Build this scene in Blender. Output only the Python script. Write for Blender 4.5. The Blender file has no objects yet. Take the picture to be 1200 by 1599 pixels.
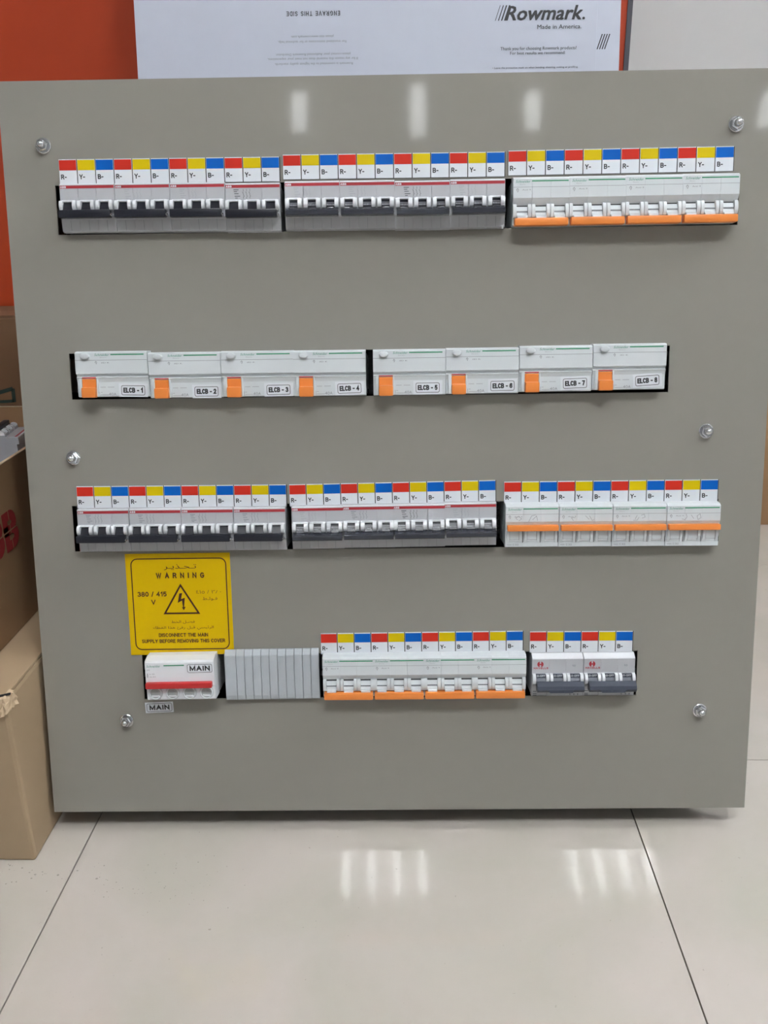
import bpy, bmesh, math, random
from mathutils import Matrix, Vector

random.seed(7)
SC = bpy.context.scene
COL = SC.collection

# ------------------------------------------------------------------ camera
cam_d = bpy.data.cameras.new('camera')
cam = bpy.data.objects.new('camera', cam_d)
COL.objects.link(cam)
CX = Vector((0.99935735, 0.03272767, -0.01462126))      # camera right
CD = Vector((-0.00264487, -0.33946252, -0.94061586))    # camera down
CF = Vector((-0.03574753, 0.94005005, -0.3391578))      # camera forward
m = Matrix.Identity(4)
for i in range(3):
    m[i][0] = CX[i]; m[i][1] = -CD[i]; m[i][2] = -CF[i]
m.translation = Vector((0, 0, 0.6505))
cam.matrix_world = m
cam_d.sensor_fit = 'VERTICAL'
cam_d.sensor_height = 24.0
cam_d.lens = 1350.0 / 1599.0 * 24.0
cam_d.clip_start = 0.02
SC.camera = cam

# ------------------------------------------------------------------ light and exposure
world = bpy.data.worlds.new('world')
SC.world = world
world.use_nodes = True
world.node_tree.nodes['Background'].inputs[0].default_value = (0.9, 0.95, 1.0, 1)
world.node_tree.nodes['Background'].inputs[1].default_value = 0.05
TUBE_STRENGTH = 104.0         # radiance of a fluorescent tube
TUBE_COLOUR = (0.955, 0.985, 1.0)
SC.view_settings.view_transform = 'Standard'
SC.view_settings.look = 'None'
SC.view_settings.gamma = 1.0
SC.view_settings.use_curve_mapping = False
SC.view_settings.exposure = 0.0
SC.cycles.sample_clamp_indirect = 60.0      # keep the tubes' mirror images in the tiles


# ------------------------------------------------------------------ materials
def lin(c):
    return tuple(((v / 255.0) / 12.92 if v <= 10.3 else (((v / 255.0) + 0.055) / 1.055) ** 2.4) for v in c) + (1.0,)


MATS = {}


def mat(name, rgb, rough=0.5, metal=0.0, var=0.04, scale=60.0, bump=0.0, spec=0.5, coat=0.0, emit=None, coat_rough=0.1):
    """Principled material with a fine noise variation of its own colour."""
    if name in MATS:
        return MATS[name]
    M = bpy.data.materials.new(name)
    M.use_nodes = True
    nt = M.node_tree
    b = nt.nodes['Principled BSDF']
    b.inputs['Roughness'].default_value = rough
    b.inputs['Metallic'].default_value = metal
    b.inputs['Specular IOR Level'].default_value = spec
    b.inputs['Coat Weight'].default_value = coat
    b.inputs['Coat Roughness'].default_value = coat_rough
    tc = nt.nodes.new('ShaderNodeTexCoord')
    nz = nt.nodes.new('ShaderNodeTexNoise')
    nz.inputs['Scale'].default_value = scale
    nz.inputs['Detail'].default_value = 4
    nt.links.new(tc.outputs['Object'], nz.inputs['Vector'])
    mx = nt.nodes.new('ShaderNodeMix')
    mx.data_type = 'RGBA'
    c = lin(rgb)
    mx.inputs['A'].default_value = tuple(v * (1 - var) for v in c[:3]) + (1,)
    mx.inputs['B'].default_value = tuple(min(1, v * (1 + var)) for v in c[:3]) + (1,)
    nt.links.new(nz.outputs['Fac'], mx.inputs['Factor'])
    nt.links.new(mx.outputs['Result'], b.inputs['Base Color'])
    if bump:
        bp = nt.nodes.new('ShaderNodeBump')
        bp.inputs['Strength'].default_value = bump
        bp.inputs['Distance'].default_value = 0.001
        nt.links.new(nz.outputs['Fac'], bp.inputs['Height'])
        nt.links.new(bp.outputs['Normal'], b.inputs['Normal'])
    if emit:
        b.inputs['Emission Color'].default_value = tuple(emit[:3]) + (1,)
        b.inputs['Emission Strength'].default_value = emit[3]
    MATS[name] = M
    return M


PANEL = mat('pebble_grey_paint', (139, 136, 129), rough=0.3, var=0.012, scale=8, spec=0.1, coat=0.9, coat_rough=0.055)
INSIDE = mat('shade_dark_interior', (38, 38, 40), rough=0.7)  # grey steel coloured near black, stands in for shade deep in the enclosure
BLACKP = mat('black_plastic', (30, 32, 38), rough=0.4)
WHITE_A = mat('cool_white_plastic', (205, 208, 214), rough=0.38, var=0.01)
GREY_A = mat('light_grey_plastic', (176, 178, 183), rough=0.42, var=0.01)
WHITE_S = mat('greenish_white_plastic', (204, 210, 214), rough=0.34, var=0.01)
WHITE_B = mat('bright_white_plastic', (222, 225, 230), rough=0.35, var=0.01)
TOGGLE = mat('black_toggle_plastic', (30, 32, 42), rough=0.3)
TOGGLE_G = mat('charcoal_toggle_plastic', (62, 68, 82), rough=0.42)
TOGGLE_B = mat('shiny_black_plastic', (46, 49, 60), rough=0.22, spec=0.9)
ORANGE = mat('orange_handle_plastic', (228, 134, 62), rough=0.35, var=0.02)
REDBAR = mat('red_handle_plastic', (186, 44, 44), rough=0.4)
REDINK = mat('red_print', (168, 44, 54), rough=0.45)
GREENINK = mat('green_print', (40, 138, 98), rough=0.45)
TEALINK = mat('teal_lettering', (70, 145, 125), rough=0.5)
GREYINK = mat('grey_print', (120, 124, 132), rough=0.5)
PALEINK = mat('pale_print', (158, 161, 168), rough=0.5)
BLACKINK = mat('black_print', (28, 28, 34), rough=0.5)
BROWNINK = mat('brown_black_print', (62, 18, 12), rough=0.5)
OLIVEINK = mat('olive_print', (112, 84, 10), rough=0.5)
LABEL = mat('label_white', (216, 220, 226), rough=0.4, var=0.01)
GROOVE = mat('dark_groove', (30, 30, 34), rough=0.6)
L_RED = mat('label_red', (198, 46, 32), spec=.2, rough=0.45, var=0.01)
L_YEL = mat('label_yellow', (208, 184, 0), spec=.2, rough=0.45, var=0.01)
L_BLU = mat('label_blue', (0, 93, 184), spec=.2, rough=0.45, var=0.01)
SIGN = mat('sign_yellow', (212, 176, 0), spec=.2, rough=0.4, var=0.02)
CHROME = mat('zinc_plated_steel', (208, 210, 214), rough=0.16, metal=1.0)
STEEL = mat('galvanised_steel', (150, 152, 155), rough=0.4, metal=0.9)
BLANK = mat('blank_grey_plastic', (172, 178, 184), rough=0.42, var=0.01)
CARD = mat('kraft_cardboard', (166, 144, 116), rough=0.8, var=0.05, scale=14, bump=0.1)
CARD_K = mat('dark_brown_cardboard', (120, 88, 62), rough=0.8, var=0.05, scale=14, bump=0.1)
CARD_D = mat('brown_cardboard', (152, 118, 84), rough=0.8, var=0.05, scale=14, bump=0.1)
CARD_E = mat('pale_cardboard_edge', (190, 168, 140), rough=0.85, var=0.12, scale=120)
SHEETM = mat('white_masking_film', (188, 193, 208), rough=0.5, var=0.01)
SHEETEDGE = mat('sheet_core', (214, 216, 226), rough=0.5)
ORBOARD = mat('orange_laminate', (180, 60, 18), rough=0.5, var=0.04, scale=5)
DARKTRIM = mat('dark_grey_trim', (84, 84, 92), rough=0.5)
WALL = mat('white_wall_paint', (207, 208, 209), rough=0.85, var=0.02, scale=6)
CEIL = mat('ceiling_white', (225, 225, 222), rough=0.9)
SILVERW = mat('small_box_white', (214, 216, 222), rough=0.55, var=0.03)
DGREEN = mat('dark_green_print', (38, 58, 52), rough=0.6)
TUBE = mat('tube_glow', (255, 255, 255), rough=0.5, emit=TUBE_COLOUR + (TUBE_STRENGTH,))
OPAL = mat('opal_glow', (255, 255, 255), rough=0.5, emit=TUBE_COLOUR + (9.5,))
LENS = mat('grey_window_lens', (164, 168, 168), rough=0.15)


def floor_material():
    M = bpy.data.materials.new('polished_tile')
    M.use_nodes = True
    nt = M.node_tree
    b = nt.nodes['Principled BSDF']
    geo = nt.nodes.new('ShaderNodeNewGeometry')
    n1 = nt.nodes.new('ShaderNodeTexNoise'); n1.inputs['Scale'].default_value = 5.5; n1.inputs['Detail'].default_value = 6; n1.inputs['Distortion'].default_value = 0.8
    n2 = nt.nodes.new('ShaderNodeTexNoise'); n2.inputs['Scale'].default_value = 170; n2.inputs['Detail'].default_value = 2
    nt.links.new(geo.outputs['Position'], n1.inputs['Vector'])
    nt.links.new(geo.outputs['Position'], n2.inputs['Vector'])
    r1 = nt.nodes.new('ShaderNodeValToRGB')
    r1.color_ramp.elements[0].position = 0.32; r1.color_ramp.elements[0].color = lin((187, 183, 172))
    r1.color_ramp.elements[1].position = 0.68; r1.color_ramp.elements[1].color = lin((198, 190, 183))
    nt.links.new(n1.outputs['Fac'], r1.inputs['Fac'])
    r2 = nt.nodes.new('ShaderNodeValToRGB')
    r2.color_ramp.elements[0].position = 0.19; r2.color_ramp.elements[0].color = (0.62, 0.6, 0.56, 1)
    r2.color_ramp.elements[1].position = 0.27; r2.color_ramp.elements[1].color = (1, 1, 1, 1)
    nt.links.new(n2.outputs['Fac'], r2.inputs['Fac'])
    mx = nt.nodes.new('ShaderNodeMix'); mx.data_type = 'RGBA'; mx.blend_type = 'MULTIPLY'
    mx.inputs['Factor'].default_value = 0.8
    nt.links.new(r1.outputs['Color'], mx.inputs['A'])
    nt.links.new(r2.outputs['Color'], mx.inputs['B'])
    nt.links.new(mx.outputs['Result'], b.inputs['Base Color'])
    b.inputs['Roughness'].default_value = 0.03
    b.inputs['IOR'].default_value = 1.5
    return M


TILE = floor_material()
GROUT = mat('grout', (92, 84, 76), rough=0.9)


# ------------------------------------------------------------------ mesh helpers
class MB:
    """Collects shapes (metres times the unit u) into one mesh with one material."""
    def __init__(self, u=1.0):
        self.bm = bmesh.new(); self.u = u

    def box(self, x0, x1, y0, y1, z0, z1, bev=0.0):
        u = self.u
        v = [self.bm.verts.new((x * u, y * u, z * u)) for z in (z0, z1) for y in (y0, y1) for x in (x0, x1)]
        fs = [self.bm.faces.new([v[i] for i in q]) for q in ((0, 2, 3, 1), (4, 5, 7, 6), (0, 1, 5, 4), (2, 6, 7, 3), (0, 4, 6, 2), (1, 3, 7, 5))]
        if bev:
            es = list({e for f in fs for e in f.edges})
            bmesh.ops.bevel(self.bm, geom=es, offset=bev * u, segments=2, profile=0.6, affect='EDGES')
        return self

    def prism(self, x0, x1, prof):
        """Extrude the (y, z) outline along x; outline runs counter-clockwise seen from +x."""
        u = self.u
        a = [self.bm.verts.new((x0 * u, y * u, z * u)) for y, z in prof]
        b = [self.bm.verts.new((x1 * u, y * u, z * u)) for y, z in prof]
        n = len(prof)
        for i in range(n):
            j = (i + 1) % n
            self.bm.faces.new((a[i], a[j], b[j], b[i]))
        self.bm.faces.new(list(reversed(a))); self.bm.faces.new(b)
        return self

    def poly(self, pts, z0, z1):
        """Extrude an (x, y) outline along z."""
        u = self.u
        a = [self.bm.verts.new((x * u, y * u, z0 * u)) for x, y in pts]
        b = [self.bm.verts.new((x * u, y * u, z1 * u)) for x, y in pts]
        n = len(pts)
        for i in range(n):
            j = (i + 1) % n
            self.bm.faces.new((a[i], a[j], b[j], b[i]))
        self.bm.faces.new(list(reversed(a))); self.bm.faces.new(b)
        return self

    def lathe(self, cx, cy, prof, seg=20, sx=1.0, sy=1.0, rot=0.0):
        """Revolve (radius, z) outline about an axis along z."""
        u = self.u
        rings = []
        for r, z in prof:
            if r <= 1e-6:
                rings.append([self.bm.verts.new((cx * u, cy * u, z * u))])
            else:
                rings.append([self.bm.verts.new(((cx + r * sx * math.cos(rot + 2 * math.pi * i / seg)) * u, (cy + r * sy * math.sin(rot + 2 * math.pi * i / seg)) * u, z * u)) for i in range(seg)])
        for p, q in zip(rings, rings[1:]):
            for i in range(seg):
                j = (i + 1) % seg
                if len(p) == 1 and len(q) == 1:
                    continue
                if len(p) == 1:
                    self.bm.faces.new((p[0], q[i], q[j]))
                elif len(q) == 1:
                    self.bm.faces.new((p[i], p[j], q[0]))
                else:
                    self.bm.faces.new((p[i], p[j], q[j], q[i]))
        return self

    def stroke(self, pts, w, z=0.0, closed=False, h=0.06):
        """A thin ribbon of width w along the (x, y) points, h proud of z."""
        n = len(pts)
        L = []; Rr = []
        for i in range(n):
            p = Vector(pts[i])
            if closed:
                a = Vector(pts[i - 1]); b = Vector(pts[(i + 1) % n])
            else:
                a = Vector(pts[max(0, i - 1)]); b = Vector(pts[min(n - 1, i + 1)])
            d1 = (p - a); d2 = (b - p)
            if d1.length < 1e-9: d1 = d2
            if d2.length < 1e-9: d2 = d1
            d1.normalize(); d2.normalize()
            t = (d1 + d2)
            t = t.normalized() if t.length > 1e-6 else d1
            nn = Vector((-t.y, t.x))
            c = max(0.35, nn.dot(Vector((-d1.y, d1.x))))
            L.append(p + nn * (w / 2 / c)); Rr.append(p - nn * (w / 2 / c))
        u = self.u
        lv = [self.bm.verts.new((v.x * u, v.y * u, (z + h) * u)) for v in L]
        rv = [self.bm.verts.new((v.x * u, v.y * u, (z + h) * u)) for v in Rr]
        for i in range(n if closed else n - 1):
            j = (i + 1) % n
            self.bm.faces.new((rv[i], rv[j], lv[j], lv[i]))
        return self

    def flat(self, x0, x1, y0, y1, z):
        u = self.u
        v = [self.bm.verts.new((x * u, y * u, z * u)) for x, y in ((x0, y0), (x1, y0), (x1, y1), (x0, y1))]
        self.bm.faces.new(v)
        return self

    def mesh(self, name, material, smooth=False):
        bm = self.bm
        if smooth:
            for f in bm.faces:
                f.smooth = True
        me = bpy.data.meshes.new(name)
        bm.to_mesh(me); bm.free()
        me.materials.append(material)
        if smooth:
            try:
                me.set_sharp_from_angle(angle=math.radians(35))
            except Exception:
                pass
        return me

    def build(self, name, material, parent=None, smooth=False, label=None):
        return link(name, self.mesh(name, material, smooth), parent, label)


def link(name, me, parent=None, label=None):
    o = bpy.data.objects.new(name, me)
    COL.objects.link(o)
    if parent is not None:
        o.parent = parent
    if label:
        o['label'] = label
    return o


def tag(o, label, cat, group=None):
    o['label'] = label; o['category'] = cat
    if group:
        o['group'] = group
    return o


def empty(name, mw=None):
    o = bpy.data.objects.new(name, None)
    o.empty_display_size = 0.02
    COL.objects.link(o)
    if mw is not None:
        o.matrix_world = mw
    return o


def struct(o):
    o['kind'] = 'structure'
    return o


def copy_tree(src, kids):
    c = src.copy(); COL.objects.link(c)
    for k in kids.get(src, ()):
        d = copy_tree(k, kids)
        d.parent = c
        d.matrix_parent_inverse = k.matrix_parent_inverse.copy()
    return c


def kids_of():
    k = {}
    for o in bpy.data.objects:
        if o.parent:
            k.setdefault(o.parent, []).append(o)
    return k


# ---- block capitals drawn with strokes (cap height 1)
def _arc(cx, cy, rx, ry, a0, a1, n=8):
    return [(cx + rx * math.cos(math.radians(a0 + (a1 - a0) * i / n)), cy + ry * math.sin(math.radians(a0 + (a1 - a0) * i / n))) for i in range(n + 1)]


GL = {
    'A': (.66, [[(.0, 0), (.33, 1), (.66, 0)], [(.12, .34), (.54, .34)]]),
    'B': (.6, [[(0, 0), (0, 1), (.3, 1)] + _arc(.32, .76, .24, .24, 90, -90) + [(0, .52)], [(.32, .52)] + _arc(.34, .26, .26, .26, 90, -90) + [(0, 0)]]),
    'C': (.64, [_arc(.33, .5, .33, .5, 48, 312, 14)]),
    'D': (.62, [[(0, 0), (0, 1), (.26, 1)] + _arc(.26, .5, .36, .5, 90, -90, 12) + [(0, 0)]]),
    'E': (.52, [[(.52, 1), (0, 1), (0, 0), (.52, 0)], [(0, .52), (.46, .52)]]),
    'F': (.5, [[(.5, 1), (0, 1), (0, 0)], [(0, .52), (.42, .52)]]),
    'G': (.68, [_arc(.35, .5, .35, .5, 50, 325, 14) + [(.66, .46), (.38, .46)]]),
    'H': (.6, [[(0, 0), (0, 1)], [(.6, 0), (.6, 1)], [(0, .52), (.6, .52)]]),
    'I': (.0, [[(0, 0), (0, 1)]]),
    'J': (.4, [[(.4, 1), (.4, .25)] + _arc(.2, .22, .2, .22, 0, -180)]),
    'K': (.6, [[(0, 0), (0, 1)], [(.58, 1), (0, .42)], [(.2, .6), (.6, 0)]]),
    'L': (.48, [[(0, 1), (0, 0), (.48, 0)]]),
    'M': (.74, [[(0, 0), (0, 1), (.37, .08), (.74, 1), (.74, 0)]]),
    'N': (.62, [[(0, 0), (0, 1), (.62, 0), (.62, 1)]]),
    'O': (.7, [_arc(.35, .5, .35, .5, 90, 450, 20)]),
    'P': (.56, [[(0, 0), (0, 1), (.3, 1)] + _arc(.3, .74, .26, .26, 90, -90) + [(0, .48)]]),
    'R': (.6, [[(0, 0), (0, 1), (.32, 1)] + _arc(.32, .75, .25, .25, 90, -90) + [(0, .5)], [(.32, .5), (.6, 0)]]),
    'S': (.58, [_arc(.29, .75, .27, .25, 25, 270, 10) + _arc(.29, .25, .29, .25, 90, -155, 10)]),
    'T': (.6, [[(0, 1), (.6, 1)], [(.3, 1), (.3, 0)]]),
    'U': (.6, [[(0, 1), (0, .3)] + _arc(.3, .3, .3, .3, 180, 360) + [(.6, 1)]]),
    'V': (.66, [[(0, 1), (.33, 0), (.66, 1)]]),
    'W': (.92, [[(0, 1), (.23, 0), (.46, .95), (.69, 0), (.92, 1)]]),
    'Y': (.64, [[(0, 1), (.32, .48), (.32, 0)], [(.32, .48), (.64, 1)]]),
    '0': (.54, [_arc(.27, .5, .27, .5, 90, 450, 18)]),
    '1': (.3, [[(0, .74), (.26, 1), (.26, 0)]]),
    '2': (.54, [_arc(.27, .73, .27, .27, 165, -35, 9) + [(0, 0), (.55, 0)]]),
    '3': (.54, [_arc(.26, .76, .24, .24, 150, -80, 9) + _arc(.26, .26, .28, .26, 80, -150, 9)]),
    '4': (.58, [[(.44, 0), (.44, 1), (0, .3), (.58, .3)]]),
    '5': (.54, [[(.5, 1), (.08, 1), (.03, .5)] + _arc(.27, .32, .27, .32, 118, -118, 10)]),
    '6': (.54, [_arc(.3, .55, .3, .45, 40, 180, 8) + _arc(.27, .3, .27, .3, 180, 540, 14)]),
    '7': (.54, [[(0, 1), (.54, 1), (.18, 0)]]),
    '8': (.54, [_arc(.27, .76, .24, .24, 90, 450, 14), _arc(.27, .26, .27, .27, 90, 450, 14)]),
    '-': (.3, [[(0, .42), (.3, .42)]]),
    '/': (.3, [[(0, -.05), (.3, 1.05)]]),
    '.': (.0, [[(0, 0), (0, .02)]]),
    ' ': (.2, []),
}


def block_mesh(s, w=None, cap=None, bold=0.12, spacing=1.0, align='L', u=0.001, rot180=False, shear=0.0):
    # bold = stroke width relative to the cap height; a rounded-off Helvetica-like capital set
    b = MB(u)
    adv = (bold + .10) * spacing + (spacing - 1) * .5
    x = bold / 2
    lines = []
    for ch in s:
        wd, st = GL[ch]
        for q in st:
            lines.append([(px + x, py) for px, py in q])
        x += wd + adv
    tot = x - adv + bold / 2
    t = bold * cap
    hy = cap - t
    sx = (w - t) / max(1e-6, tot - bold) if w else hy
    ox = {'L': 0, 'C': (w or tot * hy) / 2, 'R': (w or tot * hy)}[align]
    for qi, q in enumerate(lines):
        pts = [((px - bold / 2) * sx + t / 2 - ox + shear * py * hy, t / 2 + py * hy) for px, py in q]
        if rot180:
            pts = [(-a, -c) for a, c in pts]
        closed = len(pts) > 6 and (Vector(pts[0]) - Vector(pts[-1])).length < 1e-6
        if closed:
            pts = pts[:-1]
        elif len(pts) >= 2:
            d = (Vector(pts[0]) - Vector(pts[1])).normalized() * t / 2
            if not (s == 'x'):
                pts[0] = tuple(Vector(pts[0]) + d)
                d = (Vector(pts[-1]) - Vector(pts[-2])).normalized() * t / 2
                pts[-1] = tuple(Vector(pts[-1]) + d)
        b.stroke(pts, t, (qi % 3) * cap * .004, closed=closed, h=0.0)
    return b.mesh('lettering', GREYINK)


# ---- lettering: text curve turned into a flat mesh, fitted to a box
TXT = {}


def text_mesh(s, w=None, cap=None, bold=0.0, shear=0.0, spacing=1.0, align='L', u=0.001, rot180=False, mirror=False):
    """Mesh of the word(s), cap height `cap`, width `w` (both in u); origin at baseline left, centre or right."""
    cu = bpy.data.curves.new('lettering', 'FONT')
    cu.body = s
    cu.size = 1.0
    cu.shear = shear
    cu.space_character = spacing
    cu.resolution_u = 2
    o = bpy.data.objects.new('lettering', cu)
    COL.objects.link(o)
    bpy.context.view_layer.update()
    dg = bpy.context.evaluated_depsgraph_get()
    me = bpy.data.meshes.new_from_object(o.evaluated_get(dg))
    COL.objects.unlink(o)
    bpy.data.objects.remove(o)
    bpy.data.curves.remove(cu)
    me.name = 'lettering'
    if not me.vertices:
        return me
    xs = [v.co.x for v in me.vertices]; ys = [v.co.y for v in me.vertices]
    x0, x1 = min(xs), max(xs)
    capr = 0.73
    sy = cap / capr
    sx = sy if w is None else w / max(1e-6, (x1 - x0))
    ox = {'L': x0, 'C': (x0 + x1) / 2, 'R': x1}[align]
    sg = -1 if rot180 else 1
    if bold:                       # heavier face: the outline laid down again slightly shifted
        bm = bmesh.new(); bm.from_mesh(me)
        src = list(bm.verts) + list(bm.edges) + list(bm.faces)
        for kz, (dx, dy) in enumerate(((bold, 0), (0, bold * .6), (bold, bold * .6))):
            g = bmesh.ops.duplicate(bm, geom=src)
            for e_ in g['geom']:
                if isinstance(e_, bmesh.types.BMVert):
                    e_.co.x += dx; e_.co.y += dy; e_.co.z += (kz + 1) * .004
        bm.to_mesh(me); bm.free()
    for v in me.vertices:
        v.co = Vector((sg * (v.co.x - ox) * sx * u, sg * v.co.y * sy * u, v.co.z * sy * u))
    return me


def lettering(s, x, y, z, material, parent, w=None, cap=2.0, u=0.001, rz=0.0, name='lettering', **k):
    key = (s, w, cap, u, tuple(sorted(k.items())), material.name)
    me = TXT.get(key)
    if me is None:
        if k.get('bold', 0) >= 0.07:
            me = block_mesh(s, w=w, cap=cap, u=u, **k)
        else:
            me = text_mesh(s, w=w, cap=cap, u=u, **k)
        me.materials.clear(); me.materials.append(material)
        TXT[key] = me
    o = link(name, me, parent)
    o.location = (x * u, y * u, z * u)
    o.rotation_euler = (0, 0, rz)
    return o


def round_rect(x0, x1, y0, y1, r, seg=5):
    pts = []
    for cx, cy, a in ((x1 - r, y1 - r, 0), (x0 + r, y1 - r, 90), (x0 + r, y0 + r, 180), (x1 - r, y0 + r, 270)):
        for i in range(seg + 1):
            t = math.radians(a + 90 * i / seg)
            pts.append((cx + r * math.cos(t), cy + r * math.sin(t)))
    return pts


# ------------------------------------------------------------------ setting: floor, walls, ceiling
X0, X1, Y0, Y1, ZC = -2.757, 3.243, -4.494, 2.106, 2.75
f = MB().box(X0 - .05, X1 + .05, Y0 - .05, Y1 + .6, -0.05, -0.0022)
floor = struct(f.build('floor', GROUT))
tile_me = MB().box(0.0007, 0.5993, 0.0007, 0.5993, -0.012, 0.0, bev=0.0004).mesh('tile', TILE)
for i in range(10):
    for j in range(11):
        t = link('tile', tile_me, floor)
        t.location = (-2.757 + .6 * i, -4.494 + .6 * j, 0)
WB = 2.106
struct(MB().box(X0, X1, WB, WB + .1, 0, ZC).build('wall_back', WALL))
struct(MB().box(X0, X1, Y0 - .1, Y0, 0, ZC).build('wall_front', WALL))
struct(MB().box(X0 - .1, X0, Y0, WB, 0, ZC).build('wall_left', WALL))
struct(MB().box(X1, X1 + .1, Y0, WB, 0, ZC).build('wall_right', WALL))
struct(MB().box(X0, X1, Y0, WB, ZC, ZC + .1).build('ceiling', CEIL))


# ------------------------------------------------------------------ lights in the ceiling
def troffer(x, y, label, ntube=4, length=0.6, width=0.6, rz=0.0):
    t = tag(empty('ceiling_light', Matrix.Translation((x, y, ZC)) @ Matrix.Rotation(math.radians(rz), 4, 'Z')), label, 'light', 'fluorescent ceiling lights')
    b = MB()
    hw, hl = width / 2, length / 2
    b.box(-hw, hw, -hl, hl, -0.008, -0.002)
    for s in (-1, 1):
        b.box(s * hw - .012, s * hw + .012, -hl, hl, -0.045, -0.002)
        b.box(-hw, hw, s * hl - .012, s * hl + .012, -0.045, -0.002)
    b.build('housing', WALL, t)
    if ntube == 1:                       # closed fitting with an opal cover
        MB().box(-.034, .034, -hl + .015, hl - .015, -.034, -.010, bev=.006).build('opal_cover', OPAL, t)
        return t
    for i in range(ntube):
        px = (i - (ntube - 1) / 2) * 0.108
        o = MB()
        bmesh.ops.create_cone(o.bm, segments=10, cap_ends=True, radius1=.013, radius2=.013, depth=length - .03,
                              matrix=Matrix.Rotation(math.pi / 2, 4, 'X'))
        q = o.build('tube', TUBE, t, smooth=True)
        q.location = (px, 0, -0.028)
    return t


troffer(-0.05, -0.72, 'four-tube ceiling light above the camera, nearer the left')
troffer(0.93, -0.70, 'four-tube ceiling light above the camera, nearer the right')
troffer(-0.44, -3.1, 'slim opal ceiling fitting near the rear wall, leftmost', 1, 0.5, 0.12, -5)
troffer(0.23, -3.1, 'slim opal ceiling fitting near the rear wall, second from left', 1, 0.62, 0.12, 3)
troffer(0.88, -3.1, 'slim opal ceiling fitting near the rear wall, third from left', 1, 0.5, 0.12, 10)
troffer(1.95, 0.55, 'unseen four-tube ceiling light added near the right wall to brighten the back wall')  # fill fitting added out of view to brighten the back wall
troffer(2.22, -3.1, 'slim opal ceiling fitting near the rear wall, rightmost', 1, 0.5, 0.12, 20)

# ------------------------------------------------------------------ the board: frame of reference of its cover
UX = Vector((0.999703162, 0.0243636401, 0.0))
UY = Vector((-0.00450065, 0.18467333, 0.98278965))
UN = UX.cross(UY)
PM = Matrix.Identity(4)
for i in range(3):
    PM[i][0] = UX[i]; PM[i][1] = UY[i]; PM[i][2] = UN[i]
PM.translation = Vector((-0.39455482, 0.7645202, 0.02736408))
MM = 0.001


def on_panel(u_, v_, w_=0.0, rz=0.0):
    return PM @ Matrix.Translation((u_ * MM, v_ * MM, w_ * MM)) @ Matrix.Rotation(rz, 4, 'Z')


# cover sheet with its four slots
cover = tag(empty('cover_panel', on_panel(0, 0)), 'large square pebble-grey metal cover leaning back above the tiled floor', 'panel')
HOLES = [(49, 711, 606.2, 652.4), (51, 650.3, 446.2, 491.9), (43, 706, 289.8, 337.6), (106.3, 629, 128.4, 177.6)]
b = MB(MM)
vs = sorted({0, 748} | {h[2] for h in HOLES} | {h[3] for h in HOLES})
for v0, v1 in zip(vs, vs[1:]):
    hs = [h for h in HOLES if h[2] <= v0 + .01 and h[3] >= v1 - .01]
    if hs:
        h = hs[0]
        b.box(0, h[0], v0, v1, -1.6, 0); b.box(h[1], 750, v0, v1, -1.6, 0)
    else:
        b.box(0, 750, v0, v1, -1.6, 0)
bmesh.ops.remove_doubles(b.bm, verts=b.bm.verts, dist=1e-6)
b.build('front_sheet', PANEL, cover)
b = MB(MM)
b.box(0, 1.6, 0, 748, -15, -1.6).box(748.4, 750, 0, 748, -15, -1.6).box(1.6, 748.4, 746.4, 748, -15, -1.6).box(1.6, 748.4, 0, 1.6, -15, -1.6)
b.build('folded_edge', PANEL, cover)

# enclosure behind it
enc = tag(empty('enclosure', on_panel(0, 0)), 'deep grey steel enclosure hidden behind the leaning cover, inside coloured dark as shade', 'box')
b = MB(MM)
b.box(20, 21.5, 20, 730, -252, -15.2).box(728.5, 730, 20, 730, -252, -15.2).box(21.5, 728.5, 728.5, 730, -252, -15.2)
b.box(21.5, 728.5, 20, 21.5, -252, -15.2).box(21.5, 728.5, 21.5, 728.5, -252, -250.5)
b.build('shell', INSIDE, enc)
for vc in (629, 470, 313.5, 155):
    b = MB(MM)
    b.box(30, 720, vc - 17.5, vc + 17.5, -52, -50.5).box(30, 720, vc - 17.5, vc - 12, -50.5, -44).box(30, 720, vc + 12, vc + 17.5, -50.5, -44)
    for bx in (60, 690):
        b.box(bx - 8, bx + 8, vc - 8, vc + 8, -250, -52)
    b.build('mounting_rail', STEEL, enc)
# bits seen through the gaps: insulated wires and a ribbed trunking
for (ux_, v0, v1, w_, r, mt) in ((47.5, 286, 305, -9, 2.6, REDBAR), (48, 303, 340, -12, 3.0, GREYINK), (53, 605, 655, -14, 2.8, GROOVE), (58, 450, 500, -16, 3.2, GROOVE)):
    b = MB(MM)
    bmesh.ops.create_cone(b.bm, segments=10, cap_ends=True, radius1=r * MM, radius2=r * MM, depth=(v1 - v0) * MM,
                          matrix=Matrix.Translation((ux_ * MM, (v0 + v1) / 2 * MM, w_ * MM)) @ Matrix.Rotation(math.pi / 2, 4, 'X'))
    b.build('wire', mt, enc, smooth=True)
for g0, g1, v0 in ((268, 273, 607), (485.5, 491, 607), (349.4, 354.6, 447), (266.2, 270.2, 290.5), (479.8, 486.6, 290.5), (189.5, 194, 129), (510, 516, 129)):
    b = MB(MM)
    b.box(g0, g1, v0, v0 + 44, -43.5, -40)
    for k in range(7):
        b.box(g0, g1, v0 + 1 + k * 6, v0 + 3.5 + k * 6, -40.2, -37)
    b.build('ribbed_spacer', BLACKP, enc)


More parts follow.
